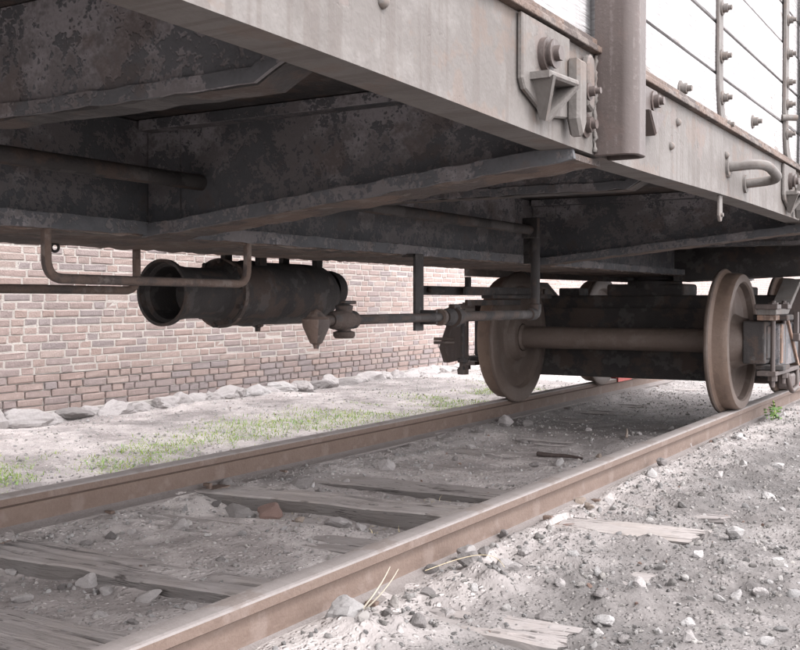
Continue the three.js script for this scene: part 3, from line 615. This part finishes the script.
// safety hangers, brake pipe, reservoir
{
  const hanger = (x, s0, s1, yt, yb, r) => mesh('safety_hanger', sweep(dense(path([V(x, yt, s0), V(x, yb, s0), V(x, yb - .004, s1), V(x, yt, s1)], .05, 7), .03), r, 10), M.scale, wagon);
  hanger(.262, 1.68, 2.43, 1.0, .868, .0125);
  hanger(-.24, 1.1, 2.47, .99, .851, .0135);
  mesh('eye_bolt', new THREE.TorusGeometry(.012, .0045, 8, 16).rotateY(.4).translate(-.2, .972, -2.1), M.dark, wagon);
  const PX = .40;
  const pipe = mesh('brake_pipe', [sweep(dense(path([V(PX, 1.126, -.7), V(PX, 1.126, 4.27), V(PX, .752, 4.27), V(PX - .01, .751, 3.55)], .05, 8), .08), .0205, 14)], M.dark, wagon);
  mesh('pipe_elbow', [sweep(dense(path([V(PX, .80, 4.27), V(PX, .752, 4.27), V(PX, .752, 4.20)], .045, 8), .006), .027, 14)], M.dark, pipe);
  mesh('pipe_clip', [bx(PX, 1.135, 4.22, .075, .09, .03, .005), bx(PX - .04, 1.06, 4.30, .06, .16, .012, .003)], M.dark, pipe);
  mesh('pipe_union', [latheS([[0, 0], [0, .026], [.02, .034], [.045, .034], [.047, .027], [.06, .027], [.062, .041], [.088, .041], [.09, .030], [.13, .030], [.132, .024], [.15, .024], [.15, 0]], PX - .01, .751, 3.44, 14), bx(PX - .01, .79, 3.52, .03, .02, .05, .005)], M.dark, pipe);
  mesh('branch_pipe', sweep(dense([V(PX - .01, .751, 3.46), V(PX - .015, .751, 3.1), V(PX - .02, .751, 2.62)], .1), .0165, 12), M.dark, pipe);
  mesh('cutout_cock', [latheS([[0, 0], [0, .022], [.015, .03], [.03, .03], [.05, .036], [.085, .036], [.105, .03], [.13, .03], [.14, .02], [.14, 0]], PX - .02, .751, 2.7, 14), latheY([[0, 0], [0, .03], [.008, .036], [.02, .036], [.024, .022], [.07, .024], [.105, .03], [.11, .018], [.12, 0]], PX - .02, .692, 2.775, 14), bx(PX - .02, .808, 2.80, .02, .012, .07, .004)], M.dark, pipe);
  mesh('dirt_collector', [latheY([[0, 0], [0, .008], [.012, .010], [.018, .02], [.07, .043], [.085, .045], [.092, .045], [.1, .03], [.115, .018], [.125, 0]], PX - .02, .664, 2.62, 16)], M.scale, pipe);
  mesh('pipe_hanger', [bx(.315, .845, 3.37, .012, .29, .062, .002), bx(.345, .751, 3.38, .09, .055, .012, .002), bx(.29, .984, 3.37, .06, .012, .062, .002)], M.dark, wagon);
  mesh('pipe_collar', [disc(.032, .02).rotateY(Math.PI / 2).translate(PX - .013, .751, -3.41)], M.scale, pipe);
  // auxiliary reservoir, open bell at the near end
  const RX = -.74, RY = .846;
  const res = mesh('reservoir', latheS([[.20, 0], [.20, .108], [.31, .108], [.33, .12], [.345, .141], [.36, .143], [.50, .144], [.52, .150], [.56, .150], [.58, .144], [.95, .144], [1.06, .140], [1.10, .125], [1.16, .09], [1.17, .085], [1.17, 0]], RX, RY, 3.1, 44), M.dark, wagon);
  mesh('bell_end', latheS([[.22, .108], [.045, .110], [.03, .120], [.022, .137], [0, .138], [0, .126], [.06, .118], [.19, .10], [.2, .0]], RX, RY, 3.1, 44), M.dark, res);
  { const bl = []; for (let k = 0; k < 10; k++) { const a = k / 10 * 6.283 + .2; bl.push(new THREE.CylinderGeometry(.011, .011, .026, 6).rotateX(Math.PI / 2).translate(RX + Math.cos(a) * .141, RY + Math.sin(a) * .141, -3.1 - .345)); } mesh('flange_bolts', bl, M.dark, res); mesh('flange', latheS([[.352, .14], [.352, .153], [.375, .153], [.375, .14]], RX, RY, 3.1, 40), M.scale, res); }
  mesh('end_dome', latheS([[0, .095], [.03, .098], [.07, .09], [.09, .06], [.095, 0]], RX, RY + .02, 4.26, 28), M.dark, res);
  mesh('drain_plug', latheY([[0, 0], [0, .012], [.018, .014], [.022, .026], [.04, .028], [.04, 0]], RX, .672, 3.72, 10), M.dark, res);
  each('mounting_band', [bx(RX - .1, 1.14, 3.62, .03, .34, .05, .003), bx(RX + .1, 1.14, 3.62, .03, .34, .05, .003), bx(RX - .1, 1.14, 4.05, .03, .34, .05, .003), bx(RX + .1, 1.14, 4.05, .03, .34, .05, .003)], M.dark, res);
  // brake levers beside the far wheel
  const lv = mesh('brake_lever', [bx(-.5, .868, 5.55, .02, .05, 1.5, .004), bx(-.44, .868, 5.75, .02, .05, 1.1, .004), bx(-.47, .84, 6.0, .08, .03, .9, .004), bx(-.47, .915, 5.3, .03, .07, .03, .004), bx(-.52, .80, 5.75, .02, .035, .75, .004)], M.dark, wagon);
  mesh('pull_rod', sweep([V(-.47, .872, 4.85), V(-.47, .872, 5.0)], .016, 8), M.dark, lv);
  const bs = mesh('brake_shoe', [prismX([[5.60, .52], [5.70, .665], [5.88, .65], [5.92, .44], [5.66, .425]], -.83, -.78, .006)], M.postrust, wagon);
  mesh('shoe_hanger', [sweep([V(-.66, .76, 5.6), V(-.66, .42, 5.6)], .014, 8), latheY([[0, 0], [0, .03], [.03, .035], [.05, .02], [.07, .02], [.075, .032], [.10, .032], [.10, 0]], -.66, .36, 5.6, 12)], M.dark, bs);
  each('shoe_pin', [sweep([V(-.84, .575, 5.56), V(-.74, .575, 5.64)], .010, 8), sweep([V(-.84, .553, 5.56), V(-.74, .553, 5.64)], .010, 8)], M.scale, bs);
}
// bogie
{
  const AX = [6.5, 8.15], R = .42, YA = .141 + R;
  const prof = [[.01, .09], [-.015, .095], [-.015, .135], [0, .15], [.03, .165], [.045, .19], [.048, .29], [.03, .335], [.004, .352], [0, .36], [0, .432], [.004, .442], [.012, .448], [.022, .449], [.031, .443], [.037, .431], [.046, .4225], [.06, .4205], [.095, .419], [.125, .416], [.133, .411], [.135, .404], [.135, .368], [.125, .358], [.09, .35], [.072, .32], [.068, .22], [.082, .17], [.125, .15], [.165, .138], [.17, .13], [.17, .08]];
  const addX = (g, x) => g.translate(x, 0, 0);
  AX.forEach((s, n) => {
    const ax = mesh('axle', latheX([[-.95, 0], [-.95, .06], [-.86, .062], [-.84, .088], [-.655, .09], [-.64, .076], [0, .073], [.64, .076], [.655, .09], [.84, .088], [.86, .062], [.95, .06], [.95, 0]], 0, YA, s, 1, 28), M.wheel, wagon);
    for (const k of [1, -1]) {
      mesh('wheel', [latheX(prof.slice(0, 15), k * .6765, YA, s, k, 72), latheX(prof.slice(20), k * .6765, YA, s, k, 72)], M.wheel, ax);
      mesh('tyre', latheX(prof.slice(14, 21), k * .6765, YA, s, k, 72), M.tread, ax);
      // axle box with lid
      const b = mesh('axle_box', [bx(k * .90, YA, s, .13, .26, .30, .014), bx(k * .90, YA, s, .15, .2, .2, .01), bx(k * .985, YA + .15, s, .2, .035, .2, .008), bx(k * .985, YA - .15, s, .16, .03, .2, .006)], M.dark, ax);
      if (n === 0 && k > 0) for (const yy of [-.09, .0, .09]) { }
    }
  });
  const sc = (AX[0] + AX[1]) / 2;
  for (const k of [1, -1]) {
    const xa = k > 0 ? .93 : -1.04, xb = k > 0 ? 1.04 : -.93;
    const s0 = AX[0], s1 = AX[1];
    const bar = (pts, t) => prismX(strip(pts, t), xa, xb, .003);
    const fr = mesh('bogie_frame', [bar([[s0 - .2, YA + .185], [s0 + .17, YA + .185], [sc - .24, YA + .375], [sc + .24, YA + .375], [s1 - .17, YA + .185], [s1 + .2, YA + .185]], .034)], M.pale, wagon);
    mesh('lower_bar', [bar([[s0 - .2, YA + .15], [s0 + .17, YA + .15], [sc - .24, YA - .19], [sc + .24, YA - .19], [s1 - .17, YA + .15], [s1 + .2, YA + .15]], .03)], M.rust, fr);
    mesh('tie_bar', [bar([[s0 - .2, YA - .18], [s1 + .2, YA - .18]], .026)], M.postrust, fr);
    each('column', [bx((xa + xb) / 2, YA + .09, sc - .2, .12, .5, .07, .006), bx((xa + xb) / 2, YA + .09, sc + .2, .12, .5, .07, .006)], M.postrust, fr);
    mesh('frame_plate', [bx((xa + xb) / 2 + k * .01, YA - .02, s0 + .34, .06, .26, .68, .01)], M.paint, fr);
    mesh('plate_rib', [bx((xa + xb) / 2 + k * .035, YA - .01, s0 + .03, .03, .24, .05, .008)], M.rust, fr);
    for (const s of [s0 - .16, s0 + .16, s1 - .16, s1 + .16]) {
      mesh('box_bolt', [sweep([V((xa + xb) / 2 + k * .03, YA - .26, s), V((xa + xb) / 2 + k * .03, YA + .25, s)], .014, 8), latheY([[0, 0], [0, .03], [.035, .03], [.035, 0]], (xa + xb) / 2 + k * .03, YA + .204, s, 6), latheY([[0, 0], [0, .028], [.03, .028], [.03, 0]], (xa + xb) / 2 + k * .03, YA - .224, s, 6), bx((xa + xb) / 2, YA + .225 - .01, s, .13, .03, .12, .005)], M.postrust, fr);
    }
    // springs
    for (const ds of [-.1, .1]) {
      const pts = []; for (let t = 0; t <= 60; t++) { const a = t / 60 * 5 * Math.PI * 2; pts.push(new THREE.Vector3((xa + xb) / 2 + Math.cos(a) * .06, YA - .15 + t / 60 * .26, -(sc + ds) + Math.sin(a) * .06)); }
      mesh('coil_spring', sweep(pts, .014, 8), M.dark, fr);
    }
    mesh('hanging_gear', [sweep(dense(path([V(xb - k * .02, YA - .2, s0 + .24), V(xb, YA - .32, s0 + .28), V(xb, YA - .30, s0 + .5), V(xb - k * .02, YA - .18, s0 + .56)], .05, 4), .03), .016, 8), bx((xa + xb) / 2, YA - .26, s0 + .42, .09, .1, .16, .02), bx((xa + xb) / 2 + k * .06, YA + .10, s0 + .40, .03, .16, .04, .006), bx((xa + xb) / 2 + k * .07, YA + .02, s0 + .38, .05, .05, .12, .01)], M.postrust, fr);
  }
  const bo = mesh('bogie_bolster', [bx(0, .75, sc, 2.06, .2, .36, .02), bx(-.02, .885, sc, .56, .09, .36, .02), latheY([[0, 0], [0, .2], [.05, .19], [.06, .15], [.09, .15], [.09, 0]], 0, .90, sc, 24), bx(.62, .875, sc, .16, .06, .2, .01), bx(-.62, .875, sc, .16, .06, .2, .01)], M.dark, wagon);
  mesh('spring_plank', [bx(0, .36, sc, 2.0, .20, .44, .01)], M.dark, wagon);
  each('transom', [bx(0, .66, sc - .26, 1.9, .2, .03, .004), bx(0, .66, sc + .26, 1.9, .2, .03, .004)], M.dark, wagon);
  each('brake_beam', [sweep([V(-.74, .50, 6.98), V(.74, .50, 6.98)], .032, 10), sweep([V(-.74, .50, 7.66), V(.74, .50, 7.66)], .032, 10)], M.dark, wagon);
  for (const k of [1, -1]) for (const s of [6.98, 7.66]) mesh('brake_block', bx(k * .75, .5, s + (s < 7.3 ? -.02 : .02), .09, .3, .06, .01), M.dark, wagon);
}
// red rail skates under the farther wheels
for (const [x, label] of [[-.7525, 'red iron rail skate wedged under the far wheel on the rail nearer the wall'], [.7525, 'red iron rail skate on the near rail at the right edge']]) {
  const t = thing('rail_skate', label, 'rail skate', V(x, .141, 8.75));
  mesh('sole', [bx(0, .006, .02, .08, .012, .42, .002), bx(.043, -.012, .02, .008, .045, .36, .002), bx(-.043, -.012, .02, .008, .045, .36, .002)], M.red, t);
  mesh('stop_block', prismX([[-.22, .012], [.16, .012], [.16, .15], [.06, .15], [-.1, .05]], -.035, .035, .004), M.red, t);
  mesh('handle', sweep(dense(path([V(0, .03, .16), V(0, .06, .32), V(0, .07, .40)], .04, 4), .02), .014, 8), M.red, t);
}

// ---------------------------------------------------------------- loose stones, gravel, plants
{
  const shapes = []; for (let k = 0; k < 12; k++) shapes.push(rock(100 + k * 17, 3, 13 + k % 5, .44));
  const stone = (x, s, size, mat, label, group, seed, flat = .7) => {
    const r = rng(seed), m = new THREE.Mesh(shapes[seed % 12], mat); m.name = numbered('loose_stone'); m.castShadow = m.receiveShadow = true;
    size *= 1.28; m.scale.set(size * (.85 + r() * .35), size * flat, size * (.8 + r() * .3)); m.rotation.set((r() - .5) * .9, r() * 6.28, (r() - .5) * .9);
    m.position.set(x, gh(x, s) + size * flat * .45, -s); m.userData = { label, category: 'stone' }; if (group) m.userData.group = group; scene.add(m); return m;
  };
  const Rd = M.rockRed, G = M.rockGrey, Pl = M.rockPale, D = M.rockDark, T = M.rockTan, W = M.rockWhite;
  const single = [[-0.127, 2.155, 0.0368, 'Pl', 'pale angular stone on the dirt at lower left, above the long cracked sleeper'],
    [-0.027, 2.125, 0.0228, 'Pl', 'small rounded pale stone just right of the pale angular one at lower left'],
    [0.167, 1.924, 0.0208, 'Pl', 'small flat pale stone near the lower left corner, below the cracked sleeper', .5],
    [-0.139, 1.914, 0.0313, 'Pl', 'flat light stone lying at the left edge near the bottom', .5],
    [0.143, 2.131, 0.0349, 'Pl', 'flat pale stone on the near side of the long cracked sleeper', .5],
    [-0.419, 2.614, 0.0197, 'Pl', 'small white stone near the far rail at left'],
    [-0.31, 2.754, 0.0341, 'Pl', 'whitish stone on the worn flush sleeper at left'],
    [-0.322, 3.094, 0.0519, 'G', 'grey rounded stone beside the red one before the raised sleeper'],
    [-0.216, 3.157, 0.0606, 'Rd', 'reddish broken brick lump in front of the raised sleeper'],
    [0.083, 3.147, 0.0498, 'Pl', 'flat pale stone before the middle of the raised sleeper', .5],
    [-0.444, 4.352, 0.039, 'Pl', 'upright pale stone on the dirt mid way between the rails'],
    [-0.436, 3.65, 0.0442, 'G', 'grey stone beyond the raised sleeper near the far rail'],
    [-0.63, 6.17, 0.0516, 'Pl', 'pale stone beside the far rail near the far wheel'],
    [0.886, 3.474, 0.0321, 'Rd', 'pinkish square brick chip beside the near rail under the tie plate'],
    [0.854, 2.072, 0.0462, 'W', 'large white stone against the near rail at the bottom'],
    [1.365, 2.516, 0.0285, 'W', 'white stone on the gravel at the lower right middle'],
    [0.984, 2.721, 0.0293, 'Pl', 'pale stone on the lumps right of the near rail'],
    [0.879, 4.442, 0.0295, 'W', 'whitish stone beside the near rail beyond the sleeper end'],
    [0.281, 4.826, 0.0281, 'W', 'small white stone on the dirt by the dark stick under the wagon'],
    [1.032, 2.128, 0.0267, 'G', 'grey slab like stone at the bottom edge right of the near rail'],
    [0.838, 2.763, 0.0405, 'Pl', 'largest pale stone in the lumpy heap outside the near rail'],
    [0.999, 2.73, 0.026, 'Pl', 'tall pale stone at the right end of the lumpy heap'],
    [1.431, 3.621, 0.0307, 'W', 'white stone just past the end of the raised sleeper']];
  single.forEach(([x, s, z, m, label, fl], i) => stone(x, s, z, { Rd, G, Pl, D, T, W }[m], label, undefined, 300 + i * 7, fl ?? .7));
  const many = [[0.909, 2.639, 0.0322, 'G', 'o'], [0.995, 2.351, 0.0203, 'Pl', 'o'], [0.929, 2.985, 0.0212, 'Pl', 'o'], [0.84, 2.874, 0.0244, 'G', 'o'], [0.909, 2.185, 0.0196, 'G', 'o'], [1.228, 2.453, 0.023, 'G', 'o'], [1.29, 2.663, 0.0212, 'G', 'o'], [0.832, 4.745, 0.0313, 'G', 'o'], [0.868, 3.702, 0.0254, 'T', 'o'], [1.644, 2.965, 0.0249, 'Pl', 'o'], [1.601, 2.905, 0.0185, 'W', 'o'], [1.653, 3.227, 0.0234, 'W', 'o'], [1.402, 3.255, 0.0211, 'W', 'o'], [1.346, 2.831, 0.0221, 'Pl', 'o'], [1.542, 2.632, 0.02, 'W', 'o'], [1.097, 4.749, 0.0254, 'Pl', 'o'], [1.389, 4.379, 0.0274, 'W', 'o'], [0.912, 5.953, 0.0284, 'W', 'o'], [0.745, 5.54, 0.0271, 'Pl', 'o'], [1.276, 5.176, 0.0269, 'W', 'o'], [1.235, 3.386, 0.0224, 'Pl', 'o'], [1.45, 2.396, 0.0161, 'G', 'o'], [1.154, 2.715, 0.0158, 'Pl', 'o'], [0.888, 2.442, 0.0244, 'G', 'o'], [0.864, 3.944, 0.0223, 'Pl', 'o'], [0.784, 3.826, 0.022, 'T', 'o'], [0.789, 2.617, 0.0228, 'D', 'o'], [1.584, 2.477, 0.0215, 'Pl', 'o'], [1.748, 2.576, 0.0188, 'W', 'o'], [0.793, 3.119, 0.0224, 'G', 'o'], [0.195, 4.737, 0.0223, 'G', 'i'], [-0.219, 5.513, 0.0261, 'G', 'i'], [-0.576, 5.667, 0.0309, 'G', 'i'], [-0.426, 5.242, 0.0256, 'Pl', 'i'], [-0.511, 6.242, 0.0332, 'G', 'i'], [-0.319, 5.992, 0.0246, 'D', 'i'], [-0.178, 2.098, 0.0166, 'D', 'i'], [0.328, 2.106, 0.0183, 'Pl', 'i'], [0.111, 2.478, 0.014, 'G', 'i'], [-0.313, 3.613, 0.024, 'G', 'i'], [-0.359, 3.872, 0.0203, 'Pl', 'i'], [-0.026, 3.082, 0.0187, 'T', 'i'], [0.212, 3.126, 0.0203, 'Pl', 'i'], [-0.363, 3.205, 0.0178, 'G', 'i'], [-0.551, 3.211, 0.0228, 'D', 'i'], [0.095, 3.6, 0.016, 'Pl', 'i'], [-0.286, 4.795, 0.0206, 'G', 'i'], [-0.05, 6.154, 0.0211, 'Pl', 'i'], [0.368, 5.189, 0.0206, 'T', 'i'], [0.295, 6.082, 0.0203, 'Pl', 'i'], [-0.445, 2.545, 0.0234, 'D', 'i'], [-0.461, 2.448, 0.0171, 'G', 'i'], [-0.694, 3.439, 0.0292, 'G', 'i'], [-0.237, 4.441, 0.0221, 'Pl', 'i'], [-0.453, 2.138, 0.0176, 'Pl', 'i'], [0.03, 1.821, 0.0133, 'G', 'i'], [0.231, 2.655, 0.0126, 'Pl', 'i'], [0.318, 1.895, 0.0143, 'G', 'i']];
  const cname = { Rd: 'reddish', G: 'grey', Pl: 'pale', D: 'dark', T: 'tan', W: 'whitish' };
  const where = (x, s, k) => k === 'i'
    ? (s < 2.2 ? 'nearer than the long cracked sleeper' : s < 3.3 ? 'between the cracked sleeper and the raised sleeper' : s < 4.4 ? 'around the raised sleeper' : 'in the shade towards the wheels') + (x < -.4 ? ', close to the far rail' : x > .25 ? ', close to the near rail' : ', midway between the rails')
    : (s < 2.4 ? 'near the bottom edge' : s < 3.1 ? 'nearer than the bleached sleeper end' : s < 3.9 ? 'beside the bleached sleeper end' : 'beyond the bleached sleeper end') + (x < 1.1 ? ', close to the near rail' : x < 1.6 ? ', out on the open gravel' : ', at the far right');
  many.forEach(([x, s, z, m, k], i) => stone(x, s, z, { Rd, G, Pl, D, T, W }[m], `${cname[m]} loose stone ${where(x, s, k)}`, k === 'i' ? 'loose stones between the rails' : 'loose stones outside the near rail', 900 + i * 13));

  // gravel nobody could count
  const r = rng(2024), zones = { gravel: [], };
  const gs = [rock(51, 2, 12, .42), rock(52, 2, 11, .4), rock(53, 2, 13, .45), rock(54, 2, 12, .38)], bins = gs.map(() => []);
  let made = 0;
  for (let k = 0; k < 1500000 && made < 70000; k++) {
    let x = -3 + r() * 6.6, s = 1.0 + Math.pow(r(), 1.35) * 13;
    const cl = n2(x * 1.7 + 80, s * 1.7) + .5, cl2 = n2(x * 5 + 3, s * 5 + 70) + .5; let dens = x > .82 ? .25 + 1.1 * cl * cl2 * 1.6 : x < -.82 ? .16 + .3 * cl2 * cl : .16 + .6 * cl * cl2;
    if (Math.abs(x) < .72 && Math.abs(x) > .5) dens *= 1.7;
    if (x > .82 && x < 1.05) dens *= 1.4;
    if (r() > dens) continue;
    if (Math.abs(Math.abs(x) - .7525) < .07) continue;
    let sz = .0022 + Math.pow(r(), 4) * .008 + (r() < .03 ? r() * (x > .82 ? .017 : .010) : 0);
    bins[Math.floor(r() * 4)].push([x, s, sz]); made++;
  }
  const grp = new THREE.Group(); grp.name = 'gravel'; grp.userData = { label: 'grey and pale chips of gravel strewn over the earth round the track', category: 'gravel', kind: 'stuff' }; scene.add(grp);
  const o = new THREE.Object3D(), c = new THREE.Color();
  bins.forEach((b, q) => {
    const im = new THREE.InstancedMesh(gs[q], rockBase, b.length); im.name = 'gravel_chips'; im.userData.kind = 'stuff';
    b.forEach(([x, s, z], i) => {
      o.position.set(x, gh(x, s) + z * .25, -s); o.rotation.set(r() * 6.28, r() * 6.28, r() * 6.28); o.scale.set(z * (.8 + r() * .5), z * (.5 + r() * .4), z * (.8 + r() * .5)); o.updateMatrix(); im.setMatrixAt(i, o.matrix);
      const v = x > .8 ? .17 + Math.pow(r(), 1.3) * .36 : x < -.8 ? .38 + r() * .26 : .30 + r() * .30, w = r(); c.setRGB(v * (1 + .06 * w), v * (.97 + .02 * w), v * (.96 - .03 * w)); if (r() < .008) c.setRGB(.24, .16, .13); im.setColorAt(i, c);  // chips painted darker outside with the soil, evening out light across the track
    });
    im.castShadow = im.receiveShadow = true; grp.add(im);
  });

  // grass along the foot of the far rail, dry straw by the sleepers
  const blade = (w, h, bend) => { const g = new THREE.BufferGeometry(); const P = [], I = []; for (let k = 0; k <= 3; k++) { const t = k / 3, ww = w * (1 - t * .9) / 2; P.push(-ww, h * t * (1 - bend * t * .4), bend * h * t * t, ww, h * t * (1 - bend * t * .4), bend * h * t * t); if (k) { const a = (k - 1) * 2; I.push(a, a + 1, a + 2, a + 1, a + 3, a + 2); } } g.setAttribute('position', new THREE.Float32BufferAttribute(P, 3)); g.setIndex(I); g.computeVertexNormals(); return g; };
  const bG2 = blade(.008, .055, .8);
  const spread = (name, label, cat, mat, list, col) => {
    const im = new THREE.InstancedMesh(bG2, mat, list.length); im.name = name; im.userData = { label, category: cat, kind: 'stuff' };
    list.forEach(([x, s, k, lie], i) => { o.position.set(x, gh(x, s) - .003 + (lie ? .004 : 0), -s); o.rotation.set(lie ? 1.2 + r() * .3 : (r() - .5) * .9, r() * 6.28, (r() - .5) * .7, 'YXZ'); o.scale.set(k, k * (.7 + r() * .6), k); o.updateMatrix(); im.setMatrixAt(i, o.matrix); const v = .7 + r() * .6; c.setRGB(v * col(), v, v * .9); im.setColorAt(i, c); });
    im.castShadow = im.receiveShadow = true; scene.add(im);
  };
  const gl1 = [];
  for (let k = 0; k < 26000; k++) { const s = 2.6 + Math.pow(r(), 1.2) * 6.2, x = -1.58 + .04 * Math.sin(s * 2.1) + (r() + r() + r() - 1.5) * .5; if (x > -.85 || x < -2.9) continue; const d = n2(x * 3.1 + 11, s * 3.1) + .5 + (n2(x * 9, s * 9 + 2)) * .5 - Math.abs(x + 1.58) * .35 - (s > 5.4 ? (s - 5.4) * .12 : 0); if (d < .16 + r() * .34) continue; gl1.push([x, s, .22 + r() * .38, r() < .35]); }
  spread('grass', 'short bright green grass in a strip between the far rail and the brick wall', 'grass', M.grass, gl1, () => .7 + r() * .7);
  const gl2 = [];
  for (let k = 0; k < 600; k++) { const a = r(); const x = a < .55 ? .05 + r() * .5 : -.55 + r() * 1.1, s = a < .55 ? 3.62 + r() * .2 + (r() - .5) * .1 : 3.12 + r() * .2; if (n2(x * 8, s * 8 + 30) < -.05) continue; gl2.push([x, s, .22 + r() * .3, r() < .85]); }
  spread('dry_straw', 'wisps of dry straw caught in the dirt beside the raised sleeper', 'straw', M.straw, gl2, () => 1);

  // a few countable bits
  const twig = (x, s, len, ang, rad, label, mat, up = .0) => { const pts = []; for (let k = 0; k <= 8; k++) { const t = k / 8 - .5; const px = x + Math.cos(ang) * len * t, ps = s + Math.sin(ang) * len * t; pts.push(V(px, gh(x, s) + rad * .9 + .006 + up * (t + .5) + n2(k * .7 + x * 9, s) * .008, ps + n2(k * .5, x * 7) * .012)); } const m = mesh(numbered('twig'), sweep(pts, pts.map((_, i) => rad * (1 - .06 * i)), 7), mat, scene, { label, category: 'twig' }); return m; };
  twig(-.11, 5.58, .34, .12, .012, 'longer brown twig lying flat on the dark dirt under the wagon', M.plainWood);
  twig(.19, 5.08, .28, -.2, .014, 'thick dark stick lying nearest the near rail under the wagon', M.postrust);
  twig(.25, 5.98, .22, 1.9, .010, 'pale splinter of wood leaning on the dirt under the wagon', M.rockTan, .02);
  twig(.0, 5.45, .22, .3, .008, 'thin crooked twig between the two thicker sticks under the wagon', M.plainWood);
  { const t = thing('straw_stalk', 'two long pale straw stalks sticking up beside the near rail at the bottom', 'straw', V(.83, gh(.84, 2.2), 2.2)); for (const [dx, ds, h, b] of [[.03, .05, .12, .02], [.07, .03, .13, .03]]) { const pts = []; for (let k = 0; k <= 10; k++) { const q = k / 10; pts.push(V(dx * q + b * Math.sin(q * 2), -.01 + h * q, ds * q * 2 - .05)); } mesh('stalk', sweep(pts, pts.map((_, k) => .003 * (1 - .06 * k)), 6), M.paleStraw, t); } }
  { const t = thing('bent_straw', 'thin pale straw bent in an arc across the lumps outside the near rail', 'straw', V(.93, gh(.95, 2.52) + .01, 2.52)); const pts = []; for (let k = 0; k <= 16; k++) { const q = k / 16; pts.push(V(-.09 + .2 * q, .012 + .03 * Math.sin(q * 2.6), -.02 + .14 * Math.sin(q * 2.4))); } mesh('stalk', sweep(pts, .0009, 6), M.straw, t); }
  { const t = thing('small_weed', 'small green leafy weed growing outside the near rail by the wheel', 'plant', V(.87, gh(.87, 7.1), 7.1)); const lf = []; const q = rng(8); for (let k = 0; k < 46; k++) { const g = new THREE.CircleGeometry(.009 + q() * .008, 6); g.scale(1, .6, 1); g.rotateX(-1 + q()); g.rotateY(q() * 6.28); const a = q() * 6.28, d = q() * .07; g.translate(Math.cos(a) * d, .02 + q() * .09 - d * .5, Math.sin(a) * d); lf.push(g); } mesh('leaves', lf, M.leaf, t); mesh('stem', [sweep([V(0, -.01, 0), V(.01, .06, .01), V(0, .12, 0)], .004, 6), sweep([V(0, .02, 0), V(.05, .08, .02)], .003, 6)], M.grass, t); }
}
renderer.render(scene, camera);
